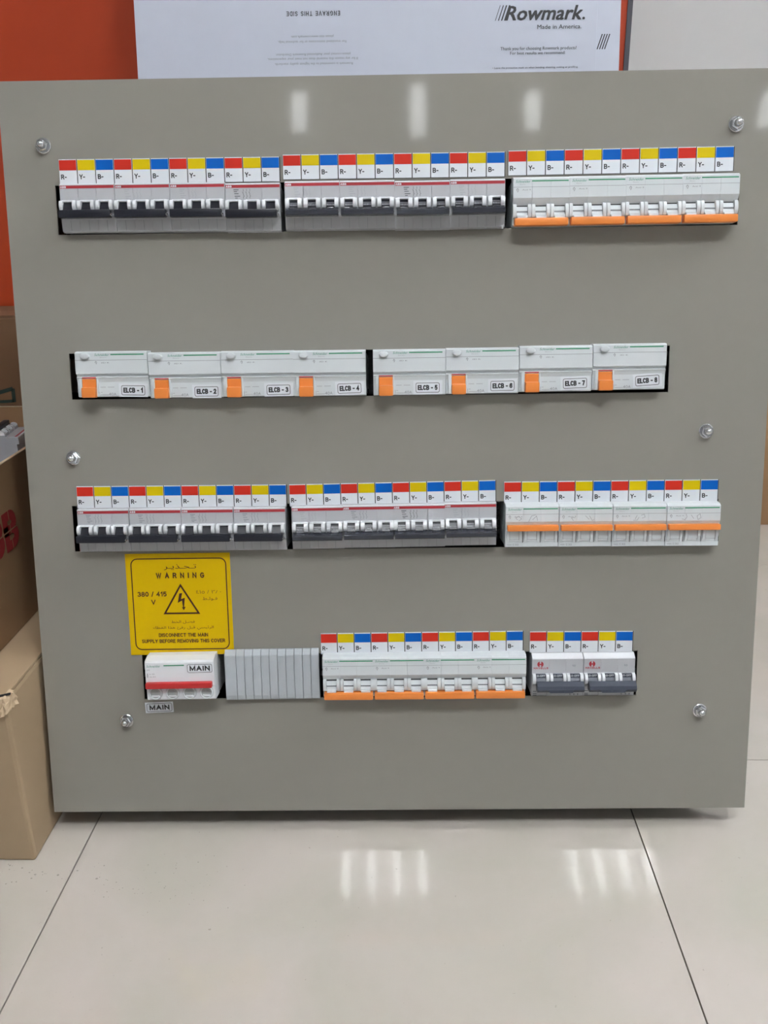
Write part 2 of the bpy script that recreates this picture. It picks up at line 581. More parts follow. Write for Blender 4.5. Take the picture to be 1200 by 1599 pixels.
# ------------------------------------------------------------------ fasteners
def make_bolt():
    r = empty('dome_nut')
    MB(MM).lathe(0, 0, [(7.4, 0.0), (7.4, 1.0), (6.8, 1.5), (0, 1.5)], 28).build('washer', CHROME, r, smooth=True)
    MB(MM).lathe(0, 0, [(5.8, 1.5), (6.1, 2.0), (6.1, 5.2), (5.2, 6.2), (0, 6.2)], 6).build('hexagon_nut', CHROME, r)
    MB(MM).lathe(0, 0, [(3.7, 6.2), (3.7, 7.6), (3.2, 9.2), (2.1, 10.4), (0.8, 10.9), (0, 11.0)], 20).build('domed_stud', CHROME, r, smooth=True)
    return r


bolt0 = make_bolt()
BOLTS = [(40.5, 689.0, 0.2, 'top left corner of the grey cover'), (704.8, 698.4, 0.5, 'top right corner of the grey cover'),
         (48.4, 387.3, 0.1, 'left edge of the cover, halfway up'), (689.8, 406.9, 0.35, 'right edge of the cover, halfway up'),
         (85.7, 104.7, 0.0, 'lower left of the cover, below the MAIN switch'), (696.7, 111.1, 0.6, 'lower right corner of the grey cover')]

# ------------------------------------------------------------------ phase label plates
LAB_W, LAB_H = 17.15, 22.6


def tag_mesh():
    return MB(MM).box(0, LAB_W, 0, LAB_H, 0.15, 1.1, bev=0.12).mesh('label_plate', LABEL)


TAGM = tag_mesh()
BAND = {c: MB(MM).flat(0.25, LAB_W - .1, 12.4, LAB_H - 0.7, 1.16).mesh('colour_band', mt) for c, mt in (('R', L_RED), ('Y', L_YEL), ('B', L_BLU))}


def label_strip(u_, v_, n, pitch, label, rz=0.0):
    root = tag(empty('phase_label_strip', on_panel(u_, v_, 0, rz)), label, 'label', 'red yellow blue phase label strips')
    MB(MM).box(-0.2, n * pitch, 0.1, LAB_H - 0.1, 0, 0.4).build('backing_strip', GROOVE, root)
    for i in range(n):
        c = 'RYB'[i % 3]
        p = link('label_plate', TAGM, root)
        p.location = (i * pitch * MM, 0, 0)
        p.scale = ((pitch - 0.9) / LAB_W, 1, 1)
        link('colour_band', BAND[c], p)
        lettering(c + '-', 1.5, 4.1, 1.18, BLACKINK, p, cap=4.6, w=5.6, bold=0.2)
    return root


# (u, v, count, pitch, text)
label_strip(54.3, 653.6, 12, 17.85, 'phase label strip above the top row, left, over the black-toggle breakers', -0.003)
label_strip(271.3, 654.6, 12, 17.85, 'phase label strip above the top row, middle, over the black-toggle breakers', -0.002)
label_strip(488.4, 655.0, 12, 18.02, 'phase label strip above the top row, right, over the orange-handle breakers', 0.004)
label_strip(49.3, 335.4, 12, 18.0, 'phase label strip of the third row, left, above the warning sign', -0.002)
label_strip(268.0, 334.9, 12, 17.62, 'phase label strip of the third row, middle, over the black-toggle breakers', 0.010)
label_strip(487.2, 335.2, 12, 18.15, 'phase label strip of the third row, right, over the orange-handle breakers', 0.0)
label_strip(296.2, 177.0, 12, 17.75, 'phase label strip of the bottom row over the orange-handle breakers', 0.004)
label_strip(515.5, 177.0, 6, 18.05, 'short six-plate phase label strip at the right end of the bottom row', -0.004)


# ------------------------------------------------------------------ breakers
def arc_profile(y0, y1, zb, zt, n=6):
    """Rounded cheek outline: flat back at zb, front bulging to zt."""
    pts = [(y0, zb)]
    cy, hy = (y0 + y1) / 2, (y1 - y0) / 2
    pts = []
    for i in range(n + 1):
        a = math.pi * i / n
        pts.append((cy + hy * math.cos(a), zb + (zt - zb) * (math.sin(a) ** 0.55)))
    return pts                                             # from y1 down to y0 over the front


def ccw(prof):
    a = sum(p[0] * q[1] - q[0] * p[1] for p, q in zip(prof, prof[1:] + prof[:1]))
    return prof if a > 0 else list(reversed(prof))


def body(parent, prof, n, pitch, material, gap=0.22, name='body'):
    b = MB(MM)
    for i in range(n):
        b.prism(i * pitch + gap / 2, (i + 1) * pitch - gap / 2, ccw(prof))
    b.box(1, n * pitch - 1, 1.6, 41.9, -34, 0)
    return b.build(name, material, parent)


def symbol_print(parent, x, y, z, material, scale=1.0, w=0.28):
    """Small wiring diagram: three switch contacts beside rating text."""
    b = MB(MM)
    for k in range(3):
        sx = x + 9.5 * scale + k * 3.1 * scale
        b.stroke([(sx, y + 9 * scale), (sx, y + 6.6 * scale)], w, z)
        b.stroke([(sx - .9 * scale, y + 6.4 * scale), (sx, y + 4.6 * scale)], w * 1.2, z)
        b.stroke([(sx, y + 4.6 * scale), (sx, y + 3.2 * scale), (sx + .8 * scale, y + 2.4 * scale), (sx, y + 1.6 * scale), (sx, y)], w, z)
    for k, (l, dy) in enumerate(((5.0, 8.2), (3.2, 6.6), (4.2, 4.6), (5.4, 2.4), (2.6, .8))):
        b.stroke([(x + k * .35, y + dy * scale), (x + k * .35 + l * scale, y + dy * scale)], w * 1.9, z)
    return b.build('wiring_print', material, parent)


def make_abb(style):
    """Three-pole breaker with linked black toggles. style 'a': toggles between narrow cheeks; 'b': framed windows."""
    r = empty('circuit_breaker')
    p = 17.62
    prof = [(1.5, -35), (1.5, 0.3), (0, 0.3), (0, 5.5), (0.8, 8.0), (11.5, 9.6), (13, 11.8), (27.8, 11.8), (28.6, 10.0), (43.2, 10.0), (44.6, 8.6), (45, 5.0), (45, 0.3), (42.0, 0.3), (42.0, -35)]
    body(r, prof, 3, p, GREY_A)
    MB(MM).box(0.3, 3 * p - .3, 43.3, 44.7, 5, 9.6, bev=.3).build('top_lip', WHITE_B, r)
    band = MB(MM).flat(0.5, 3 * p - .4, 40.2, 42.9, 10.06).build('red_band', REDINK, r)
    lettering('ABB', 0.9, 40.65, 10.12, LABEL, band, cap=1.8, w=5.6, bold=0.26)
    wide = 0.6 if style == 'b' else 0.0
    for k in range(3):
        x = k * p
        s = MB(MM)
        for a, c in ((0.9, 4.0 + wide), (13.4 - wide, 16.6)):
            s.prism(x + a, x + c, ccw([(19.2, 9)] + list(reversed(arc_profile(18.6, 28.8, 11.0, 17.2))) + [(28.8, 9)]))
        s.box(x + 2.5, x + 15, 27.2, 28.9, 9.5, 13.6, bev=.3)
        if style == 'b':
            s.box(x + 2.5, x + 15, 18.0, 19.2, 9.5, 14.0)
        s.build('toggle_surround', WHITE_B, r, smooth=True)
        t = MB(MM).prism(x + 4.3 + wide, x + 13.2 - wide, ccw([(16, 6), (27.0, 6), (27.0, 11.6), (24.6, 13.2), (19, 16.6), (16, 17)]))
        t = t.build('toggle', TOGGLE, r)
        if style == 'b':
            q = MB(MM)
            q.prism(x + 4.9, x + 12.6, ccw([(23.6, 13.85), (24.0, 13.75), (24.0, 13.5), (23.6, 13.5)]))
            for d in range(5):
                q.flat(x + 5.4 + d * 1.5, x + 6.4 + d * 1.5, 21.0, 22.6, 15.6)
            q.build('toggle_print', PALEINK, t)
    if style == 'a':
        h = MB(MM).box(1.0, 3 * p - 2.6, 11.6, 18.9, 12.6, 20.6, bev=1.1)
    else:
        h = MB(MM).prism(1.6, 3 * p - 1.2, ccw([(11.4, 13), (18.4, 13), (18.6, 15.5), (16.8, 21.6), (15.6, 22.6), (12.2, 22.4), (11.2, 21.0)]))
        for q in (4.5, 41.5):
            h.box(q, q + 5.5, 16.6, 18.9, 14, 18.6, bev=.4)
    hb = h.build('linked_handle', TOGGLE if style == 'a' else TOGGLE_B, r, smooth=style == 'a')
    pin = MB(MM).lathe(3 * p - 2.1, 14.2, [(0.0, 12), (1.25, 12), (1.25, 18.6), (0.7, 19.3), (0, 19.3)], 12)
    pin.build('steel_pin', CHROME, hb, smooth=True)
    # shallow moulding lines of the lower shroud
    g = MB(MM)
    for k in range(3):
        g.prism(k * p + p / 2 - .12, k * p + p / 2 + .12, ccw([(1.2, 8.0), (10.8, 9.4), (10.8, 9.62), (1.2, 8.22)]))
    g.build('shroud_groove', GREYINK, r)
    return r


ABB_A = make_abb('a'); ABB_B = make_abb('b')


def make_mcb(style):
    """Three-pole breaker with an orange linked handle: 'down' at the foot, 'up' across the middle."""
    r = empty('circuit_breaker')
    p = 17.85
    if style == 'down':
        prof = [(1.5, -35), (1.5, 0.3), (0, 0.3), (0, 6), (1.2, 9.5), (5, 10.0), (18.5, 10.0), (20.5, 11.6), (24.8, 14.8), (42.2, 14.8), (44.2, 11.8), (45, 6), (45, 0.3), (42.0, 0.3), (42.0, -35)]
    else:
        prof = [(1.5, -35), (1.5, 0.3), (0, 0.3), (0, 8), (0.8, 11.6), (16.5, 11.8), (20.0, 12.0), (26.0, 14.2), (27.0, 14.8), (42.2, 14.8), (44.2, 11.8), (45, 6), (45, 0.3), (42.0, 0.3), (42.0, -35)]
    body(r, prof, 3, p, WHITE_S, gap=0.16)
    ln = MB(MM).flat(0.2, 3 * p - .2, 34.55, 34.85, 14.86).build('face_line', GREYINK, r)
    st = MB(MM).flat(17.6, 3 * p - 1.2, 39.6, 40.7, 14.87).build('green_stripe', GREENINK, r)
    lettering('Schneider', 2.2, 38.6, 14.9, TEALINK, r, cap=2.5, w=14.2, shear=0.25, bold=0.012)
    lettering('Electric', 6.2, 36.7, 14.9, PALEINK, r, cap=1.0, w=5.2)
    pr = MB(MM)
    pr.stroke([(3.6, 31.0), (3.2, 32.6), (4.2, 33.4), (5.0, 32.4), (4.6, 31.0), (4.0, 30.0)], .45, 14.8)
    pr.build('earth_symbol', GREYINK, r)
    lettering('Acti 9', 8.6, 31.6, 14.9, GREYINK, r, cap=1.3, w=8.0)
    if style == 'down':
        for k in range(3):
            x = k * p
            s = MB(MM)
            for a, c in ((0.25, 3.5), (p - 3.5, p - .25)):
                s.prism(x + a, x + c, ccw([(6.6, 8)] + list(reversed(arc_profile(6.4, 20.2, 10.0, 14.6))) + [(20.2, 8)]))
            s.build('toggle_surround', WHITE_S, r, smooth=True)
            t = MB(MM).prism(x + 3.8, x + p - 3.8, ccw([(7.6, 9), (17.4, 9), (17.4, 11.0), (13.2, 12.9), (12.8, 12.0), (9.2, 13.8), (7.6, 13.8)]))
            t = t.build('toggle', WHITE_S, r)
            MB(MM).flat(x + 3.7, x + p - 3.7, 17.4, 18.9, 10.08).build('toggle_slot', GROOVE, t)
            MB(MM).prism(x + 3.8, x + p - 3.8, ccw([(11.9, 12.45), (12.9, 12.1), (12.9, 12.55), (11.9, 12.9)])).build('toggle_step', GREYINK, t)
            MB(MM).box(x + 4.2, x + p - 4.0, 5.0, 8.0, 11, 15.2, bev=.2).build('white_link', LABEL, t)
        h = MB(MM).box(1.2, 3 * p - 1.2, -1.0, 6.2, 9.6, 18.6, bev=1.4)
        h.build('linked_handle', ORANGE, r, smooth=True)
        MB(MM).box(0.3, 3 * p - .3, 0.2, 2.6, 5.5, 10.8, bev=.3).build('foot_lip', WHITE_S, r)
    else:
        for k in range(3):
            x = k * p
            s = MB(MM)
            for a, c in ((1.2, 3.8), (p - 3.8, p - 1.2)):
                s.prism(x + a, x + c, ccw([(5.2, 8), (18.4, 8), (18.4, 15.4), (12, 14.6), (6.4, 12.6), (5.2, 12)]))
            s.build('toggle_surround', WHITE_S, r)
            t = MB(MM).prism(x + 3.9, x + p - 3.9, ccw([(8.0, 11), (18, 11), (18, 13.9), (8.0, 12.2)])).build('toggle', WHITE_S, r)
            MB(MM).box(x + 4.4, x + p - 4.4, 6.9, 8.1, 11, 12.9, bev=.1).build('white_link', WHITE_B, t)
            MB(MM).stroke([(x + 4.15, 17.6), (x + 4.15, 8.6), (x + p - 4.15, 8.6), (x + p - 4.15, 17.6)], .3, 14.0).build('toggle_slot', GREYINK, t)
            MB(MM).flat(x + p - .55, x + p + .05, 5.2, 17.4, 12.0).build('pole_groove', GROOVE, r)
        MB(MM).box(1.4, 3 * p - .4, 17.8, 23.8, 12, 19.0, bev=1.3).build('linked_handle', ORANGE, r, smooth=True)
        lettering('C32', 7.6, 2.1, 11.9, GREYINK, r, cap=1.7, w=6.0, bold=0.14)
        MB(MM).stroke([(1.6, 2.9), (6.4, 2.9)], .6, 11.8).build('rating_print', PALEINK, r)
    return r


MCB_D = make_mcb('down'); MCB_U = make_mcb('up')


def make_rccb():
    r = empty('leakage_breaker')
    W = 71.6
    prof = [(1.5, -35), (1.5, 0.3), (0, 0.3), (0, 9.5), (0.9, 12.0), (14.8, 12.2), (17.6, 13.2), (19.4, 14.2), (20.0, 12.4), (22.0, 12.6), (23.2, 15.2), (43.2, 15.2), (44.4, 13.2), (45, 8), (45, 0.3), (42.0, 0.3), (42.0, -35)]
    MB(MM).prism(0.15, W - .15, ccw(prof)).build('body', WHITE_S, r)
    MB(MM).flat(0.3, W - .3, 36.0, 36.35, 15.26).build('face_line', GREYINK, r)
    MB(MM).flat(35.5, 68.3, 40.9, 42.0, 15.27).build('green_stripe', GREENINK, r)
    lettering('Schneider', 19.6, 40.2, 15.3, TEALINK, r, cap=2.4, w=14.6, shear=0.25, bold=0.012)
    lettering('Electric', 25.0, 38.3, 15.3, PALEINK, r, cap=1.1, w=6.4)
    pr = MB(MM)
    pr.stroke([(20.4, 33.2), (20.0, 34.4), (20.8, 35.1), (21.6, 34.2), (21.2, 33.2), (20.8, 32.2)], .45, 15.2)
    pr.build('earth_symbol', GREYINK, r)
    lettering('ilD K', 26, 33.0, 15.3, GREYINK, r, cap=1.3, w=8.0)
    bt = MB(MM).lathe(10.6, 40.0, [(4.5, 15.0), (4.5, 17.6), (3.9, 18.6), (2.0, 19.0), (0, 19.1)], 26, sy=0.62)
    bt.build('test_button', WHITE_S, r, smooth=True)
    f = MB(MM).box(2.3, 5.4, 0.6, 18.8, 11, 15.4, bev=.5).box(19.6, 20.9, 0.6, 18.6, 11, 14.2, bev=.3)
    f.build('toggle_surround', WHITE_S, r, smooth=True)
    t = MB(MM).prism(5.7, 19.2, ccw([(9.0, 9), (18.6, 9), (18.6, 12.6), (17.0, 14.4), (10.5, 14.2), (9.0, 14.6)])).build('toggle', ORANGE, r)
    MB(MM).box(5.6, 19.6, -0.4, 9.8, 10, 19.6, bev=1.6).build('toggle_grip', ORANGE, t, smooth=True)
    MB(MM).flat(5.6, 19.4, 18.6, 19.6, 14.3).build('toggle_slot', REDBAR, t)
    MB(MM).stroke([(22.6, 9.8), (28.0, 9.8)], .5, 12.2).stroke([(30, 9.8), (36.5, 9.8)], .5, 12.2).stroke([(22.6, 4.6), (24.4, 4.6)], .5, 12.2).stroke([(22.6, 2.2), (30.5, 2.2)], .5, 12.2).stroke([(21.6, 1.2), (21.6, 5.2)], .5, 12.2).build('rating_print', PALEINK, r)
    lettering('40A', 30.8, 1.6, 12.26, GREYINK, r, cap=2.6, w=7.2, bold=0.13)
    return r


RCCB = make_rccb()


def make_isolator():
    r = empty('main_switch')
    W = 71.4
    prof = [(1.5, -35), (1.5, 0.3), (0, 0.3), (0, 19.0), (1.2, 20.6), (14.5, 20.8), (16.0, 22.2), (41.0, 22.2), (43.0, 20.6), (45.6, 10.5), (45.6, .95), (41.3, .95), (41.3, -35)]
    MB(MM).prism(0.1, W, ccw(prof)).build('body', WHITE_B, r)
    MB(MM).flat(19.5, 40.8, 37.5, 38.7, 22.27).build('green_stripe', GREENINK, r)
    lettering('Schneider', 1.6, 36.4, 22.3, TEALINK, r, cap=2.6, w=14.6, shear=0.25, bold=0.012)
    lettering('iSW', 1.8, 33.0, 22.3, GREYINK, r, cap=1.3, w=3.2)
    lettering('Ie 100', 4.4, 28.6, 22.3, GREYINK, r, cap=1.3, w=5.2)
    lettering('Ue 415', 4.4, 25.6, 22.3, GREYINK, r, cap=1.3, w=6.2)
    MB(MM).stroke([(2.4, 25.4), (2.4, 30)], .7, 22.2).build('rating_print', GREYINK, r)
    MB(MM).box(0.6, W - 2.2, 14.6, 20.6, 19, 27.6, bev=1.1).build('linked_handle', REDBAR, r, smooth=True)
    for k in range(4):
        cx = 9.2 + k * 17.7
        ring = MB(MM).lathe(cx, 8.2, [(6.8, 19.0), (6.8, 22.4), (6.2, 23.0), (5.6, 22.6), (5.4, 21.4)], 26).build('round_window', WHITE_S, r, smooth=True)
        MB(MM).lathe(cx, 8.2, [(5.6, 20.5), (5.6, 21.7), (0, 21.7)], 24).build('window_lens', LENS, ring)
        MB(MM).stroke([(cx + 7.0 * math.cos(2 * math.pi * i / 30), 8.2 + 7.0 * math.sin(2 * math.pi * i / 30)) for i in range(30)], .35, 20.85, closed=True).build('window_groove', PALEINK, ring)
        q = MB(MM).box(cx - 4.0, cx + 4.0, 4.0, 5.8, 21.2, 22.3, bev=.2).build('white_link', WHITE_B, ring)
        lettering('I-ON', cx - 2.8, 9.0, 21.76, GREYINK, ring, cap=2.1, w=5.6, bold=.12)
    lettering('I-ON/O-OFF', 3.2, 1.9 - .8, 21.0, GREYINK, r, cap=1.6, w=11)
    s = MB(MM).box(43.2, 70.6, 29.2, 39.8, 22.2, 22.36).build('sticker', LABEL, r)
    MB(MM).stroke(round_rect(44.2, 69.6, 30.2, 38.8, 1.6), .45, 22.36, closed=True).build('sticker_border', BLACKINK, s)
    lettering('MAIN', 56.9, 31.9, 22.45, BLACKINK, s, cap=5.4, w=21.0, align='C', bold=0.245)
    return r


def make_grey_handle():
    """Three-pole breaker with charcoal linked handle and red logo."""
    r = empty('circuit_breaker')
    p = 17.75
    prof = [(1.5, -35), (1.5, 0.3), (0, 0.3), (0, 6), (0.8, 8.6), (11, 9.6), (13, 11.6), (25.5, 11.6), (26.4, 10.6), (41.2, 10.6), (42.2, 10.2), (45.8, 4.4), (45.8, .3), (42.0, .3), (42.0, -35)]
    body(r, prof, 3, p, GREY_A, gap=0.15)
    MB(MM).prism(0.3, 3 * p - .3, ccw([(41.4, 10.75), (42.3, 10.4), (45.9, 4.5), (45.9, 4), (41.4, 9.5)])).build('top_lip', WHITE_B, r)
    # circular emblem: red disc split by a pale H
    cx, cy, R_ = 8.6, 35.9, 3.3
    b = MB(MM)
    vs_ = [b.bm.verts.new(((cx + R_ * math.cos(2 * math.pi * i / 28)) * MM, (cy + R_ * .95 * math.sin(2 * math.pi * i / 28)) * MM, 10.68 * MM)) for i in range(28)]
    b.bm.faces.new(vs_)
    em = b.build('red_emblem', REDINK, r)
    MB(MM).flat(cx - .75, cx + .75, cy + .7, cy + 3.3, 10.74).flat(cx - .75, cx + .75, cy - 3.3, cy - .7, 10.74).build('emblem_notch', GREY_A, em)['kind'] = 'stuff'
    lettering('HAVELLS', 1.6, 30.8, 10.7, REDINK, r, cap=2.0, w=15.2, bold=0.24)
    lettering('10', 41.6, 33.2, 10.7, GREYINK, r, cap=2.0, w=3.6, bold=0.18)
    for k in range(3):
        x = k * p
        s = MB(MM)
        for a, c in ((0.5, 3.5), (p - 3.7, p - .5)):
            s.prism(x + a, x + c, ccw([(16.0, 9)] + list(reversed(arc_profile(15.2, 26.2, 11.0, 16.4))) + [(26.0, 9)]))
        s.build('toggle_surround', WHITE_B, r, smooth=True)
        t = MB(MM).prism(x + 3.8, x + p - 3.8, ccw([(14, 8), (26, 8), (26, 13.4), (22, 13.4), (18, 16.2), (14, 17)])).build('toggle', TOGGLE_G if False else TOGGLE_G, r)
        lettering('O-OFF', x + p / 2, 23.2, 13.5, LABEL, t, cap=2.1, w=8.6, align='C', bold=0.2)
    h = MB(MM).prism(4.2, 3 * p - .6, ccw([(8.8, 12), (19.2, 12), (19.2, 17.2), (15.5, 21.5), (12.0, 22.6), (8.8, 20.0)])).build('linked_handle', TOGGLE_G, r)
    MB(MM).poly([(14.5, 12.2), (42.5, 12.2), (40.5, 9.0), (17, 9.0)], 19.5, 22.9).build('handle_lip', TOGGLE_G, h)
    pr = MB(MM)
    pr.stroke([(7, 6.4), (15.8, 6.4), (15.8, 1.2), (0.8, 1.2)], .25, 9.0)
    pr.stroke([(11, 6.2), (11.8, 5.0), (12.6, 6.2)], .3, 9.0)
    for yy in (9.0, 6.2, 3.6, 1.9):
        pr.stroke([(1.4, yy), (5.2, yy)], .5, 9.3)
    for xx in (40.0, 44.2, 48.2):
        pr.stroke([(xx, 7.4), (xx, 5.2), (xx + .9, 4.6)], .35, 9.3)
        pr.stroke([(xx + .2, 3.4), (xx + .2, 1.6)], .6, 9.0)
    o_ = pr.build('wiring_print', BLACKINK, r); o_['kind'] = 'stuff'
    return r


HAV = make_grey_handle()
KIDS = kids_of()
FIRST = set()


def place(proto, u_, v_, w_=0.0, label='', group='', cat='breaker', rz=0.0):
    if proto not in FIRST:
        FIRST.add(proto); o = proto
    else:
        o = copy_tree(proto, KIDS)
    o.matrix_world = on_panel(u_, v_, w_, rz)
    return tag(o, label, cat, group)


for u_, v_, rz, where in BOLTS:
    place(bolt0, u_, v_, 0, 'zinc-plated domed nut on washer at the ' + where, 'domed nuts on the cover', 'nut', rz)

ORD = ['leftmost', 'second from left', 'third from left', 'rightmost']
# top row, left bank and middle bank
for k in range(4):
    o = place(ABB_A, 56.6 + 53.15 * k, [607.2, 606.9, 606.6, 605.4][k], 0, f'black-toggle three-pole breaker, {ORD[k]} of four in the top row\'s left bank', 'black-toggle breakers')
    if k in (1, 2, 3):
        symbol_print(o, 9.0 if k < 3 else 8.0, 30.2, 10.0, BLACKINK if k == 3 else PALEINK, 1.0)
for k in range(4):
    o = place(ABB_B, 273.2 + 52.8 * k, [606.2, 606.0, 605.2, 605.6][k], 0, f'black-toggle three-pole breaker, {ORD[k]} of four in the top row\'s middle bank', 'black-toggle breakers')
    symbol_print(o, 8.5, 30.2, 10.0, BLACKINK if k == 2 else PALEINK, 1.0)
for k in range(4):
    o = place(MCB_D, 491.5 + 53.55 * k, 606.6 + 0.25 * k, 0, f'three-pole breaker with orange handle, {ORD[k]} of four in the top row\'s right bank', 'orange-handle breakers')
# second row: eight earth-leakage breakers
EIGHT = ['leftmost', 'second', 'third', 'fourth', 'fifth', 'sixth', 'seventh', 'rightmost']
RC = [(62.0, 448.6), (134.0, 446.9), (205.8, 447.2), (277.0, 446.9), (355.6, 446.8), (427.3, 447.3), (499.2, 448.4), (571.2, 449.4)]
for k, (u_, v_) in enumerate(RC):
    o = place(RCCB, u_, v_, 0, f'wide white breaker with orange toggle, {EIGHT[k]} of eight in the second row, sticker ELCB - {k + 1}', 'earth-leakage breakers in the second row')
    sx, sy = [(41, .2), (42, -.4), (41.8, -.1), (41.0, .6), (39.6, .7), (41.8, .9), (41.4, 1.1), (40.6, 1.5)][k]
    s = MB(MM).box(0, 28.6, 0, 13.2, 0, .18).build('sticker', LABEL, o)
    s.location = (sx * MM, sy * MM, 12.35 * MM)
    s.rotation_euler = (0, 0, [-.02, 0, .01, .02, 0, .01, .03, .06][k])
    MB(MM).stroke(round_rect(2.6, 25.6, 1.8, 11.0, 1.4), .5, .18, closed=True).build('sticker_border', BLACKINK, s)
    lettering(f'ELCB - {k + 1}', 14.1, 4.0, .27, BLACKINK, s, cap=5.0, w=19.6, align='C', bold=0.235, name='sticker_text')
# third row
for k in range(4):
    o = place(ABB_A, 51.5 + 53.3 * k, 290.7, 0, f'black-toggle three-pole breaker, {ORD[k]} of four in the third row\'s left bank', 'black-toggle breakers')
    symbol_print(o, 9.0, 30.2, 10.0, GREYINK, 1.0)
for k in range(4):
    o = place(ABB_B, 270.6 + [0, 52.0, 103.2, 155.2][k], [291.2, 291.9, 292.2, 293.2][k], 0, f'black-toggle three-pole breaker, {ORD[k]} of four in the third row\'s middle bank', 'black-toggle breakers', rz=.004)
    symbol_print(o, 8.5, 30.2, 10.0, (PALEINK, GREYINK, BLACKINK, PALEINK)[k], 1.0)
SCRIB = [[[(12, 29), (10, 31), (13, 33), (16, 30), (13, 28)], [(23, 27), (26, 33), (30, 34)], [(27, 29), (31, 33), (32, 28)]],
         [[(14, 28), (12, 31), (16, 31)], [(26, 33), (30, 29)], [(30, 33), (33, 28), (35, 29)]],
         [[(20, 28), (24, 28), (26, 31)], [(28, 33), (31, 34), (32, 31), (29, 30)], [(24, 33), (22, 29)]],
         [[(15, 29), (18, 28), (20, 31), (19, 34)], [(24, 33), (27, 29)], [(31, 28), (30, 32), (33, 34), (34, 30), (31, 28)]]]
for k in range(4):
    o = place(MCB_U, 487.4 + 54.05 * k, 291.6 - .2 * k, 0, f'three-pole breaker with raised orange handle, {ORD[k]} of four in the third row', 'orange-handle breakers')
    b = MB(MM)
    for s in SCRIB[k]:
        b.stroke(s, .35, 14.8)
    b.build('pencil_mark', GREYINK, o)
# bottom row
o = place(MCB_D, 298.4, 133.6, 0, 'three-pole breaker with orange handle, leftmost of four in the bottom row', 'orange-handle breakers')
for k in range(1, 4):
    place(MCB_D, 298.4 + 52.75 * k, 133.6 + .1 * k, 0, f'three-pole breaker with orange handle, {ORD[k]} of four in the bottom row', 'orange-handle breakers')
for k in range(2):
    place(HAV, 516.9 + 53.8 * k, 131.2, 0, ['grey three-pole breaker with charcoal handle and red emblem, left of the pair',
                                         'grey three-pole breaker with charcoal handle and red emblem, right end of bottom row'][k], 'charcoal-handle breakers in the bottom row')
iso = make_isolator()
iso.matrix_world = on_panel(115.7, 134.9, 0, .012)
tag(iso, 'white four-pole main switch with red handle and MAIN sticker', 'switch')

# blanking modules
bl = tag(empty('blanking_strip', on_panel(195.2, 129.0, 0, .008)), 'row of eleven plain grey blanking covers right of the main switch', 'blanking strip')
x = 0.0
bprof = [(0, 0.2), (0, 5.4), (1.2, 6.6), (5.5, 7.6), (48.0, 7.6), (49.2, 7.2), (54, 2.6), (54, 0.2)]
for k in range(11):
    wd = 12.2 if k == 0 else 8.72
    q = MB(MM).prism(0.24, wd - .24, ccw(bprof)).build('blanking_module', BLANK, bl)
    q.location = (x * MM, 0, 0)
    x += wd
MB(MM).box(1, 98, 4, 44, -20, 0.2).build('clip_back', GROOVE, bl)

# ------------------------------------------------------------------ warning sign
sg = tag(empty('warning_sign', on_panel(95.1, 177.7, 0.03, 0.003)), 'square yellow electrical warning sign with black triangle above the main switch', 'sign')
MB(MM).box(0, 109.2, 0, 109.2, 0.0, 0.7, bev=.15).build('plate', SIGN, sg)
MB(MM).stroke(round_rect(5.8, 104.6, 6.0, 103.6, 6.5), 1.15, 0.7, closed=True).build('border', BROWNINK, sg)
MB(MM).stroke([(56.2, 75.2), (38.4, 45.0), (74.0, 45.0)], 1.8, 0.72, closed=True).build('triangle', BROWNINK, sg)
b = MB(MM)
b.poly([(54.6, 66.4), (57.6, 66.8), (56.0, 60.2), (60.2, 61.8), (58.9, 51.8), (60.6, 52.0), (58.4, 48.2), (56.6, 51.6), (57.8, 51.6), (57.0, 58.8), (52.4, 56.2)], .7, .78)
b.build('lightning_bolt', BROWNINK, sg)
ar = '\ufe98\ufea4\ufecb'
lettering('WARNING', 56.5, 82.8, .8, BROWNINK, sg, cap=5.8, w=50.5, align='C', bold=0.2, spacing=1.9)
lettering('380 / 415', 26.0, 63.4, .8, BROWNINK, sg, cap=5.2, w=30.5, align='C', bold=0.19)
lettering('V', 27.0, 54.8, .8, BROWNINK, sg, cap=5.2, w=4.6, align='C', bold=0.19)
lettering('DISCONNECT THE MAIN', 56.6, 19.5, .8, BROWNINK, sg, cap=4.0, w=52, align='C', bold=0.185)
lettering('SUPPLY BEFORE REMOVING THIS COVER', 56.4, 13.0, .8, BROWNINK, sg, cap=4.0, w=88, align='C', bold=0.185)
# Arabic lines, letters in presentation forms written in visual order (right to left)
def vis(s):
    return s[::-1]
lettering(vis('\ufe97\u0640\ufea4\u0640\ufeac\ufef3\u0640\ufeae'), 56.8, 93.0, .8, BROWNINK, sg, cap=5.2, w=34, align='C')
lettering('\u0664\u0661\u0665 / \u0663\u0668\u0660', 85.4, 66.0, .8, OLIVEINK, sg, cap=4.0, w=26, align='C')
lettering(vis('\ufed3\u0640\ufeee\ufedf\u0640\ufec2'), 86.5, 59.2, .8, BROWNINK, sg, cap=3.2, w=15.5, align='C')
lettering(vis('\ufed3\ufebc\u0640\ufede \ufe8d\ufedf\ufea8\ufec2'), 57.0, 34.6, .8, BROWNINK, sg, cap=2.8, w=24.5, align='C')
lettering(vis('\ufe8d\ufedf\ufeae\ufe8b\ufef4\ufeb4\ufef2 \ufed7\ufe92\ufede \ufead\ufed3\ufe8a \ufeeb\ufeac\ufe8d \ufe8d\ufedf\ufed0\ufec4\ufe8e\ufe80'), 57.0, 28.4, .8, BROWNINK, sg, cap=2.8, w=64, align='C')

